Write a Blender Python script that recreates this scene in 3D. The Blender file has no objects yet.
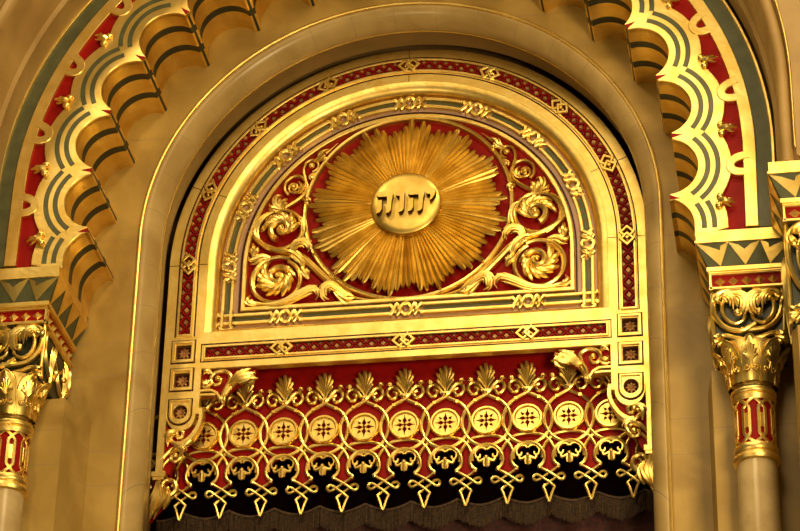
import bpy, math, random
from math import sin, cos, pi, radians, hypot, atan2, sqrt
from mathutils import Vector, Matrix
random.seed(7)
S = bpy.context.scene
COL = S.collection

# ------------------------------------------------------------------ camera
cam_d = bpy.data.cameras.new('camera')
cam = bpy.data.objects.new('camera', cam_d); COL.objects.link(cam)
yaw, pit, rol = 0.1729, 0.515, 0.0207
F = Vector((-sin(yaw)*cos(pit), cos(yaw)*cos(pit), sin(pit)))
r0 = Vector((cos(yaw), sin(yaw), 0)); u0 = r0.cross(F)
Rv = cos(rol)*r0 + sin(rol)*u0; Uv = -sin(rol)*r0 + cos(rol)*u0
M = Matrix((Rv, Uv, -F)).transposed().to_4x4(); M.translation = Vector((2.8873, -16.7552, -9.7462))
cam.matrix_world = M
cam_d.sensor_width = 36; cam_d.lens = 2643.8/800*36
cam_d.clip_end = 200
S.camera = cam

# ------------------------------------------------------------------ light
W = bpy.data.worlds.new('hall_glow'); S.world = W; W.use_nodes = True
bg = W.node_tree.nodes['Background']; bg.inputs[0].default_value = (1.0, .70, .38, 1); bg.inputs[1].default_value = .035

def area(name, loc, target, size, power, color, sizey=None):
    l = bpy.data.lights.new(name, 'AREA'); l.energy = power; l.size = size; l.color = color
    if sizey: l.shape = 'RECTANGLE'; l.size_y = sizey
    o = bpy.data.objects.new(name, l); COL.objects.link(o); o.location = loc
    d = Vector(target) - Vector(loc); o.rotation_euler = d.to_track_quat('-Z', 'Y').to_euler()
    return o
WARM = (1.0, .75, .37)
area('gallery_lamp', (-4.5, -8.0, 8.0), (-.3, 0, -.6), 1.3, 330, WARM)
area('gallery_lamp', (4.0, -8.0, 8.0), (.5, 0, -.9), 1.3, 560, WARM)
area('gilding_highlight_fill', (.8, -9.5, 3.2), (.2, 0, -.6), 3.4, 300, WARM)  # added fill in the mirror direction, brightens the front faces of the gilding
area('nave_chandelier', (6.0, -10, -5.0), (1.4, 0, -1.3), 2.6, 860, WARM)
area('floor_lamp_glow', (-2.5, -8, -7.0), (0, 0, -.9), .9, 170, WARM)
S.view_settings.view_transform = 'Standard'; S.view_settings.look = 'None'
S.view_settings.exposure = 0.0; S.view_settings.gamma = 1.0
S.view_settings.use_curve_mapping = False

# ------------------------------------------------------------------ materials
def mat(name, base, metal=0., rough=.5, noise=None, bump=0., bscale=40., rvar=0., coat=0., spec=.5):
    m = bpy.data.materials.new(name); m.use_nodes = True
    nt = m.node_tree; b = nt.nodes['Principled BSDF']
    b.inputs['Base Color'].default_value = (*base, 1); b.inputs['Metallic'].default_value = metal
    b.inputs['Roughness'].default_value = rough
    if coat: b.inputs['Coat Weight'].default_value = coat; b.inputs['Coat Roughness'].default_value = .2
    b.inputs['Specular IOR Level'].default_value = spec
    tc = nt.nodes.new('ShaderNodeTexCoord')
    if noise:
        sc, c2, lo, hi = noise
        n = nt.nodes.new('ShaderNodeTexNoise'); n.inputs['Scale'].default_value = sc; n.inputs['Detail'].default_value = 6
        nt.links.new(tc.outputs['Object'], n.inputs['Vector'])
        cr = nt.nodes.new('ShaderNodeValToRGB'); cr.color_ramp.elements[0].position = lo; cr.color_ramp.elements[1].position = hi
        cr.color_ramp.elements[0].color = (*c2, 1); cr.color_ramp.elements[1].color = (*base, 1)
        nt.links.new(n.outputs['Fac'], cr.inputs['Fac']); nt.links.new(cr.outputs['Color'], b.inputs['Base Color'])
        if rvar:
            mr = nt.nodes.new('ShaderNodeMapRange'); mr.inputs['To Min'].default_value = rough+rvar; mr.inputs['To Max'].default_value = rough-rvar
            nt.links.new(n.outputs['Fac'], mr.inputs['Value']); nt.links.new(mr.outputs['Result'], b.inputs['Roughness'])
    if bump:
        n2 = nt.nodes.new('ShaderNodeTexNoise'); n2.inputs['Scale'].default_value = bscale; n2.inputs['Detail'].default_value = 3
        nt.links.new(tc.outputs['Object'], n2.inputs['Vector'])
        bp = nt.nodes.new('ShaderNodeBump'); bp.inputs['Strength'].default_value = bump; bp.inputs['Distance'].default_value = .01
        nt.links.new(n2.outputs['Fac'], bp.inputs['Height']); nt.links.new(bp.outputs['Normal'], b.inputs['Normal'])
    return m
GOLD = mat('gold_leaf', (.96, .73, .26), 1, .40, (7, (.82, .57, .15), .35, .62), .16, 28, .06)
GOLDR = mat('gold_leaf_relief', (.95, .73, .25), 1, .34, (9, (.78, .53, .12), .35, .6), .06, 40, .05)
SUNG = mat('darker_gilding', (.70, .50, .14), 1, .40, (9, (.56, .37, .08), .35, .6), .06, 40, .05)  # darker gold than the frame, for rays, disc and letter fronts
BRONZE = mat('aged_bronze_gilding', (.44, .23, .07), .4, .42, (20, (.20, .07, .03), .35, .65))
RED = mat('carmine_paint', (.29, .005, .004), 0, .5, (12, (.20, .003, .003), .3, .7), .04, 60, 0., 0., .12)
DRED = mat('dark_oxblood_paint', (.05, .004, .003), 0, .5, (30, (.03, .002, .002), .3, .7), spec=.2)
GREY = mat('grey_green_paint', (.095, .10, .048), .1, .42, (10, (.06, .065, .03), .3, .7), .05, 60)
BLACKG = mat('black_green_paint', (.018, .022, .014), 0, .4)
PURPLE = mat('mauve_stone', (.42, .27, .20), .2, .35, (6, (.32, .20, .15), .3, .7))
SHAFT = mat('cream_marble_shaft', (.50, .38, .20), 0, .22, (5, (.38, .27, .13), .35, .62), 0, 40, .04, .3)
PLASTER = mat('warm_plaster', (.42, .27, .095), 0, .5, (3, (.29, .175, .055), .3, .7), .05, 20)
BLACK = mat('recess_darkness', (.0025, .001, .001), 0, 1, spec=0.)  # shade of the deep recess painted as near-black colour
VELVET = mat('crimson_velvet', (.05, .006, .006), 0, .8, (50, (.02, .003, .003), .4, .6))
FRINGE = mat('brown_gold_fringe', (.065, .030, .009), .05, .8, (60, (.018, .008, .003), .35, .65))

def stone(name, c1, c2, rowh, brickw, mort, rough=.38, arc=False):
    m = bpy.data.materials.new(name); m.use_nodes = True; nt = m.node_tree; b = nt.nodes['Principled BSDF']
    tc = nt.nodes.new('ShaderNodeTexCoord'); sp = nt.nodes.new('ShaderNodeSeparateXYZ'); cb = nt.nodes.new('ShaderNodeCombineXYZ')
    nt.links.new(tc.outputs['Object'], sp.inputs[0]); nt.links.new(sp.outputs[0], cb.inputs[0]); nt.links.new(sp.outputs[2], cb.inputs[1])
    def mth(op, a_, b_=None):
        q = nt.nodes.new('ShaderNodeMath'); q.operation = op
        for i_, x_ in enumerate((a_, b_)):
            if x_ is None: continue
            if isinstance(x_, (int, float)): q.inputs[i_].default_value = x_
            else: nt.links.new(x_, q.inputs[i_])
        return q.outputs[0]
    if arc:   # radial joints on the arch, level joints on the straight part
        u_ = mth('MULTIPLY', mth('ARCTAN2', sp.outputs[2], sp.outputs[0]), 1.86); u_ = mth('ADD', mth('DIVIDE', u_, rowh), 20)
        fr_ = [mth('ABSOLUTE', mth('SUBTRACT', mth('FRACT', u_), .5))]; lim = .5-.0035/rowh/2
        line = mth('GREATER_THAN', fr_[0], lim)
    else:     # alternating deep and shallow courses
        t_ = mth('FRACT', mth('ADD', mth('DIVIDE', mth('SUBTRACT', sp.outputs[2], Z0), PERIOD), 20))
        l1 = mth('GREATER_THAN', mth('ABSOLUTE', mth('SUBTRACT', t_, .5)), .5-.003/PERIOD)
        l2 = mth('LESS_THAN', mth('ABSOLUTE', mth('SUBTRACT', t_, FRC)), .003/PERIOD)
        line = mth('MAXIMUM', l1, l2)
    n = nt.nodes.new('ShaderNodeTexNoise'); n.inputs['Scale'].default_value = 2.2; n.inputs['Detail'].default_value = 8; n.inputs['Distortion'].default_value = .6
    nt.links.new(tc.outputs['Object'], n.inputs['Vector'])
    cr = nt.nodes.new('ShaderNodeValToRGB'); cr.color_ramp.elements[0].position = .35; cr.color_ramp.elements[1].position = .65
    cr.color_ramp.elements[0].color = (*c2, 1); cr.color_ramp.elements[1].color = (*c1, 1)
    nt.links.new(n.outputs['Fac'], cr.inputs['Fac'])
    mx = nt.nodes.new('ShaderNodeMixRGB'); mx.inputs[2].default_value = (*mort, 1); nt.links.new(cr.outputs['Color'], mx.inputs[1])
    nt.links.new(mth('MULTIPLY', line, .75), mx.inputs[0])
    nt.links.new(mx.outputs[0], b.inputs['Base Color']); b.inputs['Roughness'].default_value = rough; b.inputs['Specular IOR Level'].default_value = .25
    return m
Z0, PERIOD, FRC = -2.005, .86, .31
MARBLE = stone('cream_marble_wall', (.42, .28, .085), (.27, .165, .042), .305, .95, (.28, .19, .10))
RINGM = stone('grey_marble_moulding', (.46, .33, .145), (.32, .215, .08), .33, .33, (.22, .17, .11), .25, arc=True)
REVEAL = mat('ochre_reveal_plaster', (.22, .13, .05), 0, .5, (3, (.15, .09, .03), .3, .7))

# ------------------------------------------------------------------ mesh helpers
class MB:
    def __init__(s): s.v = []; s.f = []; s.m = []
    def add(s, vs, fs, mi=0):
        o = len(s.v); s.v += [tuple(v) for v in vs]; s.f += [tuple(i+o for i in f) for f in fs]; s.m += [mi]*len(fs)
    def box(s, x0, x1, y0, y1, z0, z1, mi=0):
        s.add([(x, y, z) for x in (x0, x1) for y in (y0, y1) for z in (z0, z1)],
              [(0, 1, 3, 2), (4, 6, 7, 5), (0, 4, 5, 1), (2, 3, 7, 6), (0, 2, 6, 4), (1, 5, 7, 3)], mi)
    def merge(s, o, fn=None):
        s.add([fn(v) if fn else v for v in o.v], o.f)
    def frustum(s, x0, x1, y0, y1, z1, X0, X1, Y0, Y1, z0):      # bottom rectangle at z0 (capitals), top at z1
        s.add([(X0, Y0, z0), (X1, Y0, z0), (X1, Y1, z0), (X0, Y1, z0), (x0, y0, z1), (x1, y0, z1), (x1, y1, z1), (x0, y1, z1)],
              [(0, 3, 2, 1), (4, 5, 6, 7), (0, 1, 5, 4), (1, 2, 6, 5), (2, 3, 7, 6), (3, 0, 4, 7)])
    def build(s, name, m, parent=None, loc=None, angle=35):
        org = Vector((0, 0, 0))
        if parent is not None: org = ORG[parent.name]
        elif loc: org = Vector(loc)
        me = bpy.data.meshes.new(name)
        me.from_pydata([(Vector(v)-org)[:] for v in s.v], [], s.f)
        mats = m if isinstance(m, (list, tuple)) else [m]
        for x in mats: me.materials.append(x)
        if len(mats) > 1: me.polygons.foreach_set('material_index', s.m)
        me.polygons.foreach_set('use_smooth', [True]*len(me.polygons))
        me.validate(); me.update()
        bm = __import__('bmesh').new(); bm.from_mesh(me); __import__('bmesh').ops.recalc_face_normals(bm, faces=bm.faces); bm.to_mesh(me); bm.free()
        me.set_sharp_from_angle(angle=radians(angle))
        o = bpy.data.objects.new(name, me); COL.objects.link(o)
        if parent is not None: o.parent = parent; 
        elif loc: o.location = loc
        ORG[o.name] = org
        return o
ORG = {}
def empty(name, loc, label, cat, group=None):
    o = bpy.data.objects.new(name, None); COL.objects.link(o); o.location = loc; o.empty_display_size = .1
    ORG[o.name] = Vector(loc); tag(o, label, cat, group); return o
def tag(o, label=None, cat=None, group=None, kind=None):
    if label: o['label'] = label
    if cat: o['category'] = cat
    if group: o['group'] = group
    if kind: o['kind'] = kind
    return o
def struct(o): o['kind'] = 'structure'; return o
def dup(o, parent, off):
    c = o.copy(); COL.objects.link(c); c.parent = parent; c.location = o.location + Vector(off)
    for ch in list(o.children):
        if ch is c: continue
        d = ch.copy(); COL.objects.link(d); d.parent = c
    return c

def plate(loops, yf, th, bev=0., res=0):
    """solid plate in the XZ plane, front face at yf, thickness th; inner loops are holes"""
    cu = bpy.data.curves.new('outline', 'CURVE'); cu.dimensions = '2D'; cu.fill_mode = 'BOTH'
    for L in loops:
        sp = cu.splines.new('POLY'); sp.points.add(len(L)-1)
        for i, (x, z) in enumerate(L): sp.points[i].co = (x, z, 0, 1)
        sp.use_cyclic_u = True
    cu.extrude = th/2 - bev; cu.bevel_depth = bev; cu.bevel_resolution = 0; cu.offset = -bev
    ob = bpy.data.objects.new('outline', cu); COL.objects.link(ob)
    me = bpy.data.meshes.new_from_object(ob, depsgraph=bpy.context.evaluated_depsgraph_get()) if False else ob.to_mesh()
    mb = MB(); mb.add([(v.co.x, yf+th/2-v.co.z, v.co.y) for v in me.vertices], [tuple(p.vertices) for p in me.polygons])
    ob.to_mesh_clear(); bpy.data.objects.remove(ob); bpy.data.curves.remove(cu)
    return mb

def normals(P, closed):
    n = len(P); out = []
    for i in range(n):
        a = P[i-1] if (i > 0 or closed) else P[i]; b = P[(i+1) % n] if (i < n-1 or closed) else P[i]
        c = P[i]
        d1 = Vector((c[0]-a[0], c[1]-a[1])); d2 = Vector((b[0]-c[0], b[1]-c[1]))
        if d1.length < 1e-9: d1 = d2
        if d2.length < 1e-9: d2 = d1
        d1.normalize(); d2.normalize(); t = (d1+d2)
        if t.length < 1e-6: t = d1
        t.normalize(); k = 1/max(.35, t.dot(d2)); out.append((-t.y*k, t.x*k))
    return out
def sweep(P, prof, closed=False, cprof=True, mb=None, mi=0):
    """profile [(n, y)] along an XZ path; n is measured to the left of travel"""
    mb = mb or MB(); N = normals(P, closed); k = len(prof); n = len(P)
    vs = [(p[0]+nn[0]*a, y, p[1]+nn[1]*a) for p, nn in zip(P, N) for a, y in prof]
    fs = []
    for i in range(n if closed else n-1):
        j = (i+1) % n
        for q in range(k if cprof else k-1):
            r = (q+1) % k; fs.append((i*k+q, i*k+r, j*k+r, j*k+q))
    if not closed and cprof: fs += [tuple(range(k)), tuple(range((n-1)*k, n*k))]
    mb.add(vs, fs, mi); return mb
def bar(w, y0, y1, b=.0):
    """flat bar profile, width w centred, front y0, back y1, bevel b"""
    return [(-w/2, y1), (-w/2, y0+b), (-w/2+b, y0), (w/2-b, y0), (w/2, y0+b), (w/2, y1)] if b else [(-w/2, y1), (-w/2, y0), (w/2, y0), (w/2, y1)]
def bez(P, n=8, closed=False):
    """Catmull-Rom through tuples of any dimension"""
    out = []; m = len(P); rng = range(m if closed else m-1)
    for i in rng:
        p1 = P[i]; p2 = P[(i+1) % m]
        p0 = P[i-1] if (i > 0 or closed) else tuple(2*a-b for a, b in zip(p1, p2))
        p3 = P[(i+2) % m] if (i+2 < m or closed) else tuple(2*b-a for a, b in zip(p1, p2))
        for j in range(n):
            t = j/n
            out.append(tuple(.5*(2*b+(c-a)*t+(2*a-5*b+4*c-d)*t*t+(3*b-a-3*c+d)*t**3) for a, b, c, d in zip(p0, p1, p2, p3)))
    if not closed: out.append(tuple(P[-1]))
    return out
def tube(P, R, sy=1., res=8, mb=None, closed=False):
    """round bar through (x, y, z) points, radii R (number, list or function of 0..1), flattened by sy in y"""
    mb = mb or MB(); n = len(P)
    if callable(R): R = [R(i/(n-1)) for i in range(n)]
    elif not isinstance(R, (list, tuple)): R = [R]*n
    N = normals([(p[0], p[2]) for p in P], closed)
    vs = []
    for p, nn, r in zip(P, N, R):
        l = hypot(*nn) or 1; k = min(l, 1.25)/l
        for q in range(res):
            a = 2*pi*q/res; c, s_ = cos(a)*r*k, sin(a)*r*sy
            vs.append((p[0]+nn[0]*c, p[1]+s_, p[2]+nn[1]*c))
    fs = []
    for i in range(n if closed else n-1):
        j = (i+1) % n
        for q in range(res):
            t = (q+1) % res; fs.append((i*res+q, i*res+t, j*res+t, j*res+q))
    if not closed: fs += [tuple(range(res)), tuple(range((n-1)*res, n*res))]
    mb.add(vs, fs); return mb
def blob(c, r, sy=1., mb=None, sz=1., n=8):
    mb = mb or MB(); vs = [(c[0], c[1], c[2]+r*sz)]; fs = []
    for i in range(1, n):
        a = pi*i/n
        for j in range(n+2):
            b = 2*pi*j/(n+2); vs.append((c[0]+r*sin(a)*cos(b), c[1]+r*sy*sin(a)*sin(b), c[2]+r*sz*cos(a)))
    vs.append((c[0], c[1], c[2]-r*sz)); m = n+2
    for j in range(m): fs.append((0, 1+j, 1+(j+1) % m)); fs.append((len(vs)-1, len(vs)-1-m+(j+1) % m, len(vs)-1-m+j))
    for i in range(n-2):
        for j in range(m): fs.append((1+i*m+j, 1+i*m+(j+1) % m, 1+(i+1)*m+(j+1) % m, 1+(i+1)*m+j))
    mb.add(vs, fs); return mb
def lathe(prof, cx, cy, n=40, mb=None, a0=0, a1=2*pi):
    mb = mb or MB(); k = len(prof); full = abs(a1-a0-2*pi) < 1e-6; m = n if full else n+1
    vs = [(cx+r*sin(a0+(a1-a0)*i/n), cy-r*cos(a0+(a1-a0)*i/n), z) for i in range(m) for r, z in prof]
    fs = [(i*k+q, i*k+q+1, ((i+1) % m)*k+q+1, ((i+1) % m)*k+q) for i in range(n) for q in range(k-1)]
    mb.add(vs, fs); return mb
def leaf(P, wid, h, lobes=5, y=0., mb=None, **kw):
    """acanthus plume: rounded flutes fanning from an XZ spine, bulging towards -y"""
    mb = mb or MB(); Q = bez(P, 6); n = len(Q); N = normals(Q, False); nf = 5 if wid > .034 else 3
    for k in sorted(range(nf), key=lambda k: -abs(k-(nf-1)/2)):
        v = (k-(nf-1)/2)/((nf-1)/2); Lk = 1-.30*abs(v)**1.4; pts = []; rad = []; m = 9
        for j in range(m+1):
            e = j/m; t = e*Lk; f = t*(n-1); i = min(int(f), n-2); g = f-i
            x = Q[i][0]*(1-g)+Q[i+1][0]*g; z = Q[i][1]*(1-g)+Q[i+1][1]*g
            nx = N[i][0]*(1-g)+N[i+1][0]*g; nz = N[i][1]*(1-g)+N[i+1][1]*g; l = hypot(nx, nz) or 1
            o = v*wid*.80*min(1, .22+1.5*t)*(1+.30*e**3)
            pts.append((x+nx/l*o, y-h*(.25+.55*sin(pi*min(1, t*.85)))*(1-.45*v*v), z+nz/l*o))
            rad.append(wid/nf*1.45*(.40+.75*sin(pi*.72*e))*(1-e**5*.8)*(1.15 if v == 0 else 1))
        tube(pts, rad, 1.1, 6, mb)
    return mb
def fan(cx, cz, rin, rout, a0, a1, n, twist, y, h, mb=None, r0=.007, r1=.019):
    """shell of flutes sweeping out of a volute from radius rin to rout between angles a0 and a1"""
    mb = mb or MB()
    for k in range(n):
        b = radians(a0+(a1-a0)*k/(n-1)); L = rout*(1-.10*(k % 2)); pts = []; rad = []
        for j in range(9):
            e = j/8; r = rin+(L-rin)*e; a = b+radians(twist)*(1-e)**1.3
            pts.append((cx+r*cos(a), y-h*(.35+.65*sin(pi*(.15+.75*e))), cz+r*sin(a))); rad.append((r0+(r1-r0)*e)*(1-.75*e**7))
        tube(pts, rad, 1.2, 6, mb)
    return mb
def spiral(cx, cz, r0, r1, a0, turns, y=0., n=None, dy=0.):
    n = n or int(abs(turns)*28)+6; out = []
    for i in range(n+1):
        t = i/n; r = r0+(r1-r0)*t**.85; a = radians(a0)+2*pi*turns*t
        out.append((cx+r*cos(a), y+dy*t, cz+r*sin(a)))
    return out
def arch(r, zb, cz=0., n=96, cx=0., ze=None):
    """left foot, up, over, down to the right foot (clockwise, outward normal on the left)"""
    P = [(cx-r, zb)] if zb < cz-1e-6 else []
    P += [(cx-r*cos(pi*i/n), cz+r*sin(pi*i/n)) for i in range(n+1)]
    if zb < cz-1e-6: P += [(cx+r, zb)]
    return P
def ring(r, cx=0., cz=0., n=72, rz=None): return [(cx+r*cos(-2*pi*i/n), cz+(rz or r)*sin(-2*pi*i/n)) for i in range(n)]
def mir(mb):
    o = MB(); o.v = [(-x, y, z) for x, y, z in mb.v]; o.f = list(mb.f); o.m = list(mb.m); return o

# ================================================================== SETTING
YW = -.47          # face of the niche wall
# the niche wall, pierced by the round arched opening
RO = 1.885
L0 = [(-3.3, -3.4), (-3.3, 3.6), (3.3, 3.6), (3.3, -3.4), (RO, -3.4)] + list(reversed(arch(RO, -3.3, -.02, cx=.012)))[0:] + [(-RO, -3.4)]
struct(plate([L0], YW, .12).build('wall_back', MARBLE))
# torus moulding with gold fillets around the opening
def around(prof, zb=-3.4, cz=-.02, n=110, r=1.86, m=None, name='trim_1', cx=.012):
    return struct(sweep(arch(r, zb, cz, n, cx), prof).build(name, m))
tor = [(.035+.065*cos(a)*.9, -.385+.095*sin(a)) for a in [radians(x) for x in range(-170, 21, 10)]]
tor = []
A0 = Vector((.045, -.475)); A1 = Vector((-.055, -.275)); mid = (A0+A1)/2; d = (A1-A0); hl = d.length/2; d.normalize(); nn = Vector((-abs(d.y), d.x)) ; nn = Vector((-.894, -.447))
for i in range(15):
    a = pi*i/14; p = mid - d*hl*cos(a) + nn*(.055*sin(a)); tor.append((p.x, p.y))
around(tor+[(.06, -.27)], m=RINGM, name='trim_1')
def rod(n0, y0, r): return [(n0+r*cos(2*pi*i/8), y0+r*sin(2*pi*i/8)) for i in range(8)]
around(rod(.052, -.482, .013), m=GOLD, name='trim_2')
around(rod(-.058, -.268, .008), m=GOLD, name='trim_3')
around([(-.055, -.27), (-.03, -.04), (.06, -.03), (.06, .92), (.12, .92), (.12, -.26)], m=REVEAL, name='trim_4')
# flat wall of the outer order, in front, and the receding soffit between the two orders
AX, AZ, ATH = -.02, -.03, .0143
LW = [(-4.6, -.62), (-4.6, 4.6), (4.6, 4.6), (4.6, -.62), (2.93, -.62)] + list(reversed(arch(2.905, -.6, -.03)))[:] + [(-2.93, -.62)]
struct(plate([LW], -1.95, .25).build('wall_front', PLASTER))
prof = [(0, -1.16), (.012, -1.36), (.0, -1.38), (.0, -1.40), (.02, -1.42), (.03, -1.80)]
for i in range(13):
    a = radians(-200+i*200/12+0); prof.append((.072+.046*cos(radians(180-i*12.5)), -1.86-.055*sin(radians(i*12.5))))
prof += [(.13, -1.93), (.16, -1.90), (.16, -1.16)]
o = sweep(arch(2.775, -.62, 0, 110), prof).build('trim_5', PLASTER); struct(o)
struct(sweep(arch(2.90, -.55, 0, 110), rod(0, -1.952, .007)).build('trim_6', GOLD))
struct(sweep(arch(2.775, -.62, 0, 110), rod(.002, -1.39, .007)).build('trim_7', PLASTER))
# back of the recess behind the gilded frame, its darkness put into the colour
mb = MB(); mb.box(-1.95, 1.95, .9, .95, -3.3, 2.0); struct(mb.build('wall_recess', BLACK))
# pilasters left and right behind the columns: front face and splayed jamb
for sx, x0, x1, xb, nm in ((-1, -2.245, -3.35, -2.157, 'wall_left'), (1, 2.245, 3.35, 2.20, 'wall_right')):
    mb = MB(); zt, zb = (-1.50 if sx < 0 else -1.58), -3.4
    P = [(x0, -.85), (x1, -.85), (x1, YW), (xb, YW)]
    mb.add([(x, y, zb) for x, y in P]+[(x, y, zt) for x, y in P], [(0, 1, 2, 3), (4, 5, 6, 7), (0, 1, 5, 4), (1, 2, 6, 5), (2, 3, 7, 6), (3, 0, 4, 7)])
    struct(mb.build(nm, MARBLE))
    # pilaster of the outer order, chamfered
    mb = MB(); xa, xc = sx*2.80, sx*4.4
    P = [(xa, -1.76), (sx*2.84, -1.86), (xc, -1.86), (xc, -.86), (xa, -.86)]
    k = len(P); mb.add([(x, y, zb) for x, y in P]+[(x, y, -1.81) for x, y in P], [tuple(range(k)), tuple(range(k, 2*k))]+[(i, (i+1) % k, (i+1) % k+k, i+k) for i in range(k)])
    struct(mb.build('wall_pier_'+('left' if sx < 0 else 'right'), MARBLE))

# ================================================================== THE GILDED FRAME
FR = empty('gilded_arch_frame', (0, 0, -2.1), 'large gilded round-arched frame with red lattice bands around the gold sunburst', 'frame')
ZL = -.605
def bandloop(r0, r1, zb):
    return arch(r1, zb) + list(reversed(arch(r0, zb)))
leg = []
for sx in (-1, 1):
    pass
def legpts():
    """outline of the left leg from outer foot to inner armpit"""
    P = [(-1.742, -1.70), (-1.742, -1.26)]
    P += [(-1.632-.11*cos(a)*1.0, -1.25-.13*sin(a)) for a in [radians(x) for x in range(10, 181, 10)]]
    P += [(-1.50, -1.25), (-1.50, -.885)]
    return P
lp = legpts()
outline = [(-1.80, -1.70)] + arch(1.795, -1.2)[1:-1] + [(1.80, -1.70)] + [(-x, z) for x, z in lp] + list(reversed(lp))
outline = [(-1.80, -1.70)] + arch(1.797, -.5)[0:] + [(1.80, -1.70)] + [(-x, z) for x, z in lp] + list(reversed(lp))
chan = bandloop(1.602, 1.688, -.585)
basech = [(-1.475, -.795), (-1.475, -.712), (1.475, -.712), (1.475, -.795)]
opening = arch(1.497, -.578)
sq = []
holes = [chan, basech, opening]
for sx in (-1, 1):
    for zc in (-.735, -.965): holes.append([(sx*1.645-.055, zc-.055), (sx*1.645-.055, zc+.055), (sx*1.645+.055, zc+.055), (sx*1.645+.055, zc-.055)])
    holes.append([(sx*1.642+.052*cos(2*pi*i/24), -1.225+.055*sin(2*pi*i/24)) for i in range(24)])
plate([outline]+holes, 0, .065, .004).build('frame_face', GOLD, FR)
# red ground behind the channels
mb = plate([bandloop(1.58, 1.71, -.64)], .028, .05); mb.merge(plate([[(-1.49, -.81), (-1.49, -.70), (1.49, -.70), (1.49, -.81)]], .028, .05))
mb.build('channel_ground', RED, FR)
# raised fillets beside the channels and thin red painted lines
def frm(P, w, y0, y1, name, m, closed=True, b=.003): return sweep(P, bar(w, y0, y1, b), closed).build(name, m, FR)
frm(bandloop(1.594, 1.697, -.60), .018, -.014, .02, 'channel_fillet', GOLD)
frm(list(reversed([(-1.484, -.804), (-1.484, -.703), (1.484, -.703), (1.484, -.804)]))[::-1], .018, -.012, .02, 'channel_fillet', GOLD)
for r in (1.716, 1.570): sweep(arch(r, -.61), bar(.010, -.002, .02)).build('painted_line', DRED, FR)
sweep([(-1.51, -.826), (-1.51, -.682), (1.51, -.682), (1.51, -.826)], bar(.009, -.002, .02), True).build('painted_line', DRED, FR)
# lattice strips: pyramids between crossing bars
def strip(fn, L, n, w, name='lattice_strip'):
    """fn(s, t) -> x, z with s along 0..L and t across"""
    mb = MB(); dlen = L/n; h = w/2; yb, yt = .030, .008
    for i in range(n):
        c = i*dlen; a = dlen*.36; b = h*.70; m = (i+.5)*dlen
        if i > 0:
            q = [fn(c-a, 0), fn(c, b), fn(c+a, 0), fn(c, -b)]; q2 = [fn(c-a*.6, 0), fn(c, b*.6), fn(c+a*.6, 0), fn(c, -b*.6)]
            mb.add([(p[0], yb, p[1]) for p in q]+[(p[0], yt, p[1]) for p in q2], [(0, 1, 5, 4), (1, 2, 6, 5), (2, 3, 7, 6), (3, 0, 4, 7), (4, 5, 6, 7)], 0)
        for sg in (-1, 1):
            q = [fn(m-a*.55, sg*h*.97), fn(m+a*.55, sg*h*.97), fn(m, sg*h*.46)]
            mb.add([(p[0], yb-.016, p[1]) for p in q]+[(p[0], yb, p[1]) for p in q], [(0, 1, 2), (0, 1, 4, 3), (1, 2, 5, 4), (2, 0, 3, 5)], 1)
        for sg in (-1, 1):
            for k in range(1):
                p0 = fn(i*dlen, -sg*h); p1 = fn((i+1)*dlen, sg*h); dx, dz = p1[0]-p0[0], p1[1]-p0[1]; l = hypot(dx, dz); nx, nz = -dz/l*.0055, dx/l*.0055
                q = [(p0[0]-nx, p0[1]-nz), (p1[0]-nx, p1[1]-nz), (p1[0]+nx, p1[1]+nz), (p0[0]+nx, p0[1]+nz)]
                mb.add([(p[0], yt-.002, p[1]) for p in q]+[(p[0], yb, p[1]) for p in q], [(0, 1, 2, 3), (0, 1, 5, 4), (1, 2, 6, 5), (2, 3, 7, 6), (3, 0, 4, 7)], 2)
    return mb.build(name, [BRONZE, BRONZE, RED], FR)
RC = 1.645; KW = .068
for i in range(8):
    a0 = radians(22.5*i)+KW/RC; a1 = radians(22.5*(i+1))-KW/RC
    strip(lambda s, t, a0=a0: ((RC+t)*-cos(a0+s/RC), (RC+t)*sin(a0+s/RC)), (a1-a0)*RC, 6, .084)
for sx in (-1, 1): strip(lambda s, t, sx=sx: (sx*RC+t, -KW-s), .583-KW, 5, .084)
xs = [-1.475, -.905-KW, -.905+KW, -KW, KW, .905-KW, .905+KW, 1.475]
for i in range(0, 8, 2):
    L = xs[i+1]-xs[i]; strip(lambda s, t, x=xs[i]: (x+s, -.7535+t), L, 6 if i in (0, 6) else 9, .083)
# knots of two linked diamonds
def diamond_knot(cx, cz, ang, name='diamond_knot'):
    mb = MB(); ca, sa = cos(ang), sin(ang)
    for k, sg in enumerate((-1, 1)):
        d = .047; c = sg*.030
        P = [(c-d, 0), (c, d), (c+d, 0), (c, -d)]
        P = [(cx+p[0]*ca-p[1]*sa, cz+p[0]*sa+p[1]*ca) for p in P]
        sweep(P, bar(.021, -.022-.008*k, .022, .004), True, mb=mb)
        mb.merge(blob((cx+c*ca, -.004, cz+c*sa), .013, .8))
    return mb.build(name, GOLDR, FR)
for i in range(9):
    a = radians(22.5*i); diamond_knot(-RC*cos(a), RC*sin(a), pi/2-a)
for x in (-.905, 0, .905): diamond_knot(x, -.7535, 0)
for a_ in (0, 22.5, 90, 157.5, 180):
    ca, sa = -cos(radians(a_)), sin(radians(a_))
    for r0_, r1_ in ((1.722, 1.796), (1.50, 1.566)):
        sweep([(r0_*ca, r0_*sa), (r1_*ca, r1_*sa)], bar(.005, -.001, .01)).build('joint_line', DRED, FR)
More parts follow.
